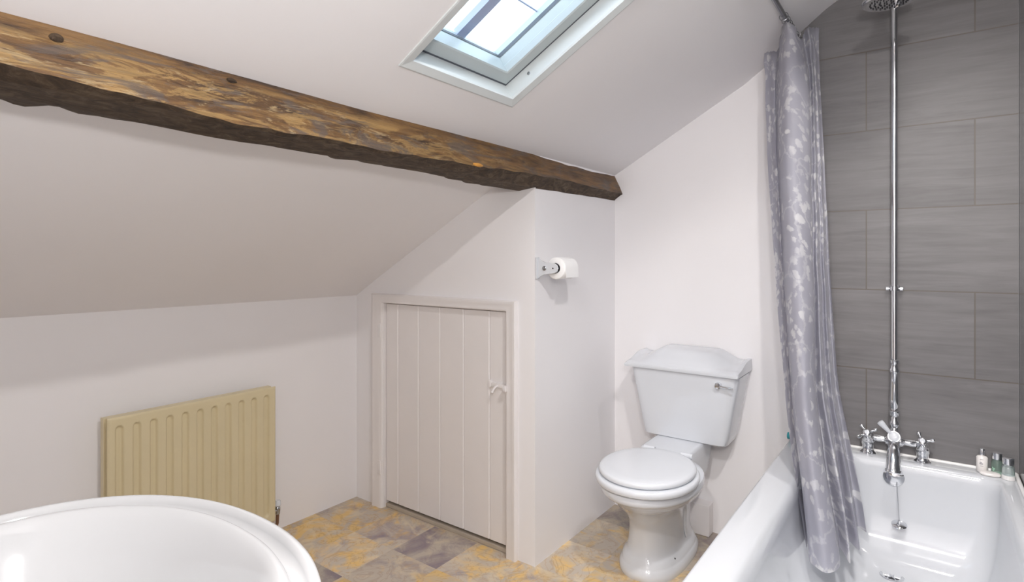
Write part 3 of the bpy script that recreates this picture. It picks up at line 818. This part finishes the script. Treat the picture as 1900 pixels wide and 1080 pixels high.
bm = B(); lathe(bm, dcn+Vector((-.010, 0, .010)), Vector((-.62, -.10, .72)), [(0, .006), (.008, .0065), (.030, .0095), (.044, .0115), (.049, .0105), (.051, .004)], 22)
obj('diverter_lever', bm, M_ceramic, dl, smooth=True)
# riser
bm = B()
ZT = 2.185
lathe(bm, (-.094, MY, BZ+.148), (0, 0, 1), [(0, .013), (.006, .017), (.020, .0175), (.024, .013), (.032, .012), (.036, .0145), (.06, .0155), (.115, .0135), (.155, .0125), (.16, .016), (.168, .017), (.176, .013), (.19, .0125), (.195, .0155), (.204, .0155), (.208, .0105)], 26)
tube(bm, [(-.094, MY, BZ+.34), (-.094, MY, ZT-.05)], .0105, 20)
arc = [(-.094, MY, ZT-.055)] + [(-.094, MY-.06+.06*math.cos(a), ZT-.06+.06*math.sin(a)) for a in lin(0, PI/2, 8)] + [(-.097, 2.27, ZT), (-.098, 2.235, ZT-.006), (-.099, 2.212, ZT-.026), (-.099, 2.205, ZT-.055)]
tube(bm, arc, .0105, 18)
obj('riser_pipe', bm, M_chrome, mix, smooth=True)
bm = B()
hc = Vector((-.099, 2.20, 2.035))
lathe(bm, hc, (0, -.03, 1), [(.0, .060), (-.002, .068), (.0, .074), (.006, .077), (.012, .076), (.016, .070), (.024, .055), (.036, .035), (.05, .020), (.075, .016), (.10, .014)], 48)
hd = obj('shower_head', bm, M_chrome, mix, smooth=True)
bm = B()
for ring_, cnt in ((.012, 6), (.026, 12), (.040, 18), (.052, 24)):
    for k in range(cnt):
        a = 2*PI*k/cnt
        lathe(bm, hc+Vector((ring_*math.cos(a), ring_*math.sin(a), .0)), (0, 0, -1), [(0, .0028), (.003, .0018)], 8)
obj('nozzles', bm, M_dark, hd, smooth=True)
# wall clip
bm = B()
zc = 1.092
lathe(bm, (-.094, MY, zc-.008), (0, 0, 1), [(0, .0115), (.001, .0145), (.015, .0145), (.016, .0115)], 24)
tube(bm, [(-.094, MY+.010, zc), (-.094, YE-.009, zc)], .006, 12)
for s_ in (-1, 1): lathe(bm, (-.094+s_*.012, MY, zc), (s_, 0, 0), [(0, .004), (.004, .004), (.005, .0085), (.013, .0085), (.015, .006)], 16)
lathe(bm, (-.094, YE-.008, zc), (0, -1, 0), [(0, .017), (.003, .017), (.006, .010)], 22)
obj('wall_clip', bm, M_chrome, mix, smooth=True)

# ------------------------------------------------------------------ curtain rail
rail = thing('curtain_rail', 'slim chrome curtain rail running from the ceiling to the back wall', 'curtain rail', (-.413, YE, 2.075))
bm = B(); tube(bm, [(-.413, 1.62, 2.076), (-.413, YE-.010, 2.072)], .0095, 16); obj('rod', bm, M_dull_chrome, rail, smooth=True)
bm = B(); lathe(bm, (-.413, YE, 2.072), (0, -1, 0), [(0, .020), (.006, .020), (.012, .014), (.02, .012)], 24)
obj('end_flange', bm, M_dull_chrome, rail, smooth=True)
bm = B(); tube(bm, [(-.413, 1.63, 2.076), (-.413, 1.63, cz(-.413, 1.63))], .008, 12); obj('ceiling_post', bm, M_dull_chrome, rail, smooth=True)

# ------------------------------------------------------------------ curtain
TH_ = math.radians(36.5)
def ratio(px):    # bearing of a fold seen from the door, as X per unit Y
    l = (px-950)/1040.0
    return (-math.sin(TH_)+math.cos(TH_)*l)/(math.cos(TH_)+math.sin(TH_)*l)
SS = (0, .08, .30, .55, .75, .88, 1.0)
cols = [  # bearing at each height, depth Y at top/bottom, top z
    ((1419, 1419, 1426, 1441, 1457, 1474, 1498), 2.34, 1.96, 2.000),
    ((1428, 1427, 1433, 1448, 1463, 1479, 1500), 2.37, 2.00, 2.012),
    ((1444, 1438, 1443, 1455, 1468, 1484, 1502), 2.42, 2.06, 2.030),
    ((1452, 1445, 1448, 1457, 1469, 1486, 1502), 2.31, 1.90, 2.050),
    ((1460, 1456, 1458, 1468, 1480, 1499, 1514), 2.24, 1.86, 2.068),
    ((1470, 1477, 1480, 1489, 1496, 1516, 1536), 2.24, 1.84, 2.050),
    ((1484, 1500, 1503, 1509, 1512, 1534, 1560), 2.29, 1.90, 2.005),
    ((1487, 1502, 1505, 1511, 1514, 1534, 1559), 2.39, 2.03, 2.055),
    ((1496, 1508, 1512, 1519, 1526, 1557, 1580), 2.37, 1.94, 2.072),
    ((1502, 1511, 1517, 1525, 1533, 1556, 1575), 2.385, 2.09, 2.078),
    ((1508, 1514, 1522, 1531, 1542, 1572, 1597), 2.395, 2.05, 2.080),
    ((1514, 1517, 1526, 1536, 1548, 1572, 1591), 2.41, 2.21, 2.082),
    ((1519, 1520, 1530, 1541, 1555, 1585, 1610), 2.42, 2.19, 2.082),
]
def cat(p0, p1, p2, p3, t):
    return .5*((2*p1)+(-p0+p2)*t+(2*p0-5*p1+4*p2-p3)*t*t+(-p0+3*p1-3*p2+p3)*t**3)
NU, NV = 9, 60
bm = B(); uvl = bm.loops.layers.uv.new('cloth')
def colval(c, s):
    xs_, yt, yb, zt = cols[c]
    px = interp(list(zip(SS, xs_)), s)
    # smooth the piecewise-linear outline
    e = .04; px = (interp(list(zip(SS, xs_)), max(0, s-e))+2*px+interp(list(zip(SS, xs_)), min(1, s+e)))/4
    y = yt + (yb-yt)*s**(1.25 if c < 8 else 1.6)
    z = zt + (.292-zt)*s
    return Vector((ratio(px)*y, y, z))
rowsv = []
for r_ in range(NV+1):
    s = r_/NV
    base = [colval(c, s) for c in range(len(cols))]
    row = []
    for c in range(len(cols)-1):
        a0, a1, a2, a3 = base[max(c-1, 0)], base[c], base[c+1], base[min(c+2, len(cols)-1)]
        for k in range(NU):
            q = cat(a0, a1, a2, a3, k/NU)
            cr = (1-smooth01((s-.0)/.12))*.010
            q = q + Vector((cr*mnoise.noise(q*26), cr*mnoise.noise(q*26+Vector((5, 0, 0))), cr*.8*mnoise.noise(Vector((c*3+k/NU*3, 2, s*12)))))
            q += Vector((.003*mnoise.noise(q*7+Vector((9, 0, 0))), .006*mnoise.noise(q*6), 0))
            row.append(q)
    row.append(base[-1]); rowsv.append(row)
acc = [0]
mid = rowsv[NV//2]
for a, b in zip(mid, mid[1:]): acc.append(acc[-1]+(b-a).length)
vv = [[bm.verts.new(q) for q in row] for row in rowsv]
for i in range(NV):
    for j in range(len(mid)-1):
        f = bm.faces.new((vv[i][j], vv[i][j+1], vv[i+1][j+1], vv[i+1][j]))
        for l, (ii, jj) in zip(f.loops, ((i, j), (i, j+1), (i+1, j+1), (i+1, j))):
            l[uvl].uv = (acc[jj], 1.75*(1-ii/NV))
bmesh.ops.solidify(bm, geom=bm.faces[:], thickness=.0012)
cur = thing('shower_curtain', 'lilac grey shower curtain with white floral print gathered over the bath', 'shower curtain', (-.41, 2.3, 2.07))
obj('cloth', bm, M_curtain, cur, smooth=True, angle=80)
for y in (2.20, 2.24, 2.28, 2.32, 2.36, 2.41, 2.45):
    bm = B()
    n = 20; pts = [(-.413+.0145*math.cos(2*PI*k/n), y+.002*math.sin(2*PI*k/n), 2.0705+.0155*math.sin(2*PI*k/n)) for k in range(n+1)]
    tube(bm, pts, .0014, 6, cap=False)
    obj('curtain_ring', bm, M_dull_chrome, cur, smooth=True)

# ------------------------------------------------------------------ toiletries on the back corner of the bath
def clear_mat(name, col):
    m, nt, p = nmat(name)
    mp = mapping(nt); n = noise(nt, mp, 20); r = ramp(nt, n, [(.3, col), (.7, [min(1, c*1.05) for c in col])])
    nt.links.new(r.outputs[0], p.inputs['Base Color'])
    p.inputs['Roughness'].default_value = .06; p.inputs['Transmission Weight'].default_value = .85; p.inputs['IOR'].default_value = 1.4
    return m
M_green = clear_mat('pale_green_gel', (.52, .68, .60)); M_clear = clear_mat('clear_blue_gel', (.72, .80, .80))
M_cream = simple('milky_white_plastic', (.80, .77, .75), .3)
M_print = simple('grey_print', (.35, .34, .36), .5)
M_leaf = simple('leaf_print', (.30, .50, .38), .5)
M_base = simple('white_label_base', (.78, .77, .76), .4)
def bottle(name, label, x, y, body, r, h, capr, caph, group='miniature toiletry bottles in the bath corner'):
    t = thing(name, label, 'bottle', (x, y, BZ), group)
    bm = B(); z = BZ+.0004
    lathe(bm, (x, y, z), (0, 0, 1), [(0, r*.9), (.002, r), (h-.004, r), (h, r*.8), (h+.002, capr*.8), (h+.005, capr*.8)], 28); obj('bottle_body', bm, body, t, smooth=True)
    bm = B(); lathe(bm, (x, y, z+h+.0055), (0, 0, 1), [(0, capr), (.001, capr), (caph-.001, capr), (caph, capr*.92)], 28); obj('cap', bm, M_chrome, t, smooth=True)
    return t
b1 = bottle('shampoo_bottle', 'small milky white bottle with slim silver cap, leftmost of three', .150, 2.462, M_cream, .0155, .052, .0075, .020)
b2 = bottle('shower_gel_bottle', 'small green-tinted bottle with silver cap behind the soap', .188, 2.458, M_green, .0150, .046, .0135, .021)
b3 = bottle('conditioner_bottle', 'small clear bottle with wide silver cap in the bath corner', .213, 2.425, M_clear, .0165, .044, .0150, .020)
def wrap_patch(bm, x, y, r, a0, a1, z0, z1, n=6):
    loft(bm, [[Vector((x+(r)*math.cos(a), y+(r)*math.sin(a), z)) for a in lin(a0, a1, n)] + [Vector((x+(r+.0004)*math.cos(a), y+(r+.0004)*math.sin(a), z)) for a in lin(a1, a0, n)] for z in (z0, z1)])
bm = B(); va = -PI/2-.15
for (da0, da1, z0, z1) in ((-.35, .25, .028, .032), (-.30, .05, .0335, .0365), (-.25, .30, .022, .0235), (-.3, .3, .044, .0452)):
    wrap_patch(bm, .150, 2.462, .0156, va+da0, va+da1, BZ+z0, BZ+z1)
obj('label_print', bm, M_print, b1)
bm = B()
for (da0, da1, z0, z1) in ((-.8, -.45, .014, .018), (-.7, -.3, .018, .022), (-.6, -.25, .022, .024), (-.85, -.6, .020, .026)): wrap_patch(bm, .188, 2.458, .0151, va+da0, va+da1, BZ+z0, BZ+z1)
obj('label_print', bm, M_leaf, b2)
bm = B(); lathe(bm, (.213, 2.425, BZ+.001), (0, 0, 1), [(0, .0166), (.014, .0166), (.014, .0163)], 28, cap=False); obj('label_band', bm, M_base, b3)
bm = B(); loft(bm, [superell(.168, 2.432, a, b, BZ+z, 40, 2.4) for z, a, b in ((.0003, .020, .012), (.002, .026, .0165), (.006, .028, .018), (.010, .026, .0165), (.012, .020, .012))])
so = obj('soap_bar', bm, M_cream, smooth=True); tag(so, 'small oval cream guest soap in clear wrap before the bottles', 'soap')
cy = thing('toiletry_tube', 'turquoise capped tube peeking out behind the shower curtain at bath corner', 'tube', (-.43, 2.447, BZ))
bm = B(); lathe(bm, (-.447, 2.447, BZ+.0145), (1, 0, 0), [(0, .009), (.002, .0135), (.018, .0140), (.02, .012)], 20); obj('cap', bm, M_teal, cy, smooth=True)
bm = B(); lathe(bm, (-.427, 2.447, BZ+.0145), (1, 0, 0), [(0, .010), (.004, .0135), (.07, .013), (.085, .012)], 20); obj('tube_body', bm, M_cream, cy, smooth=True)
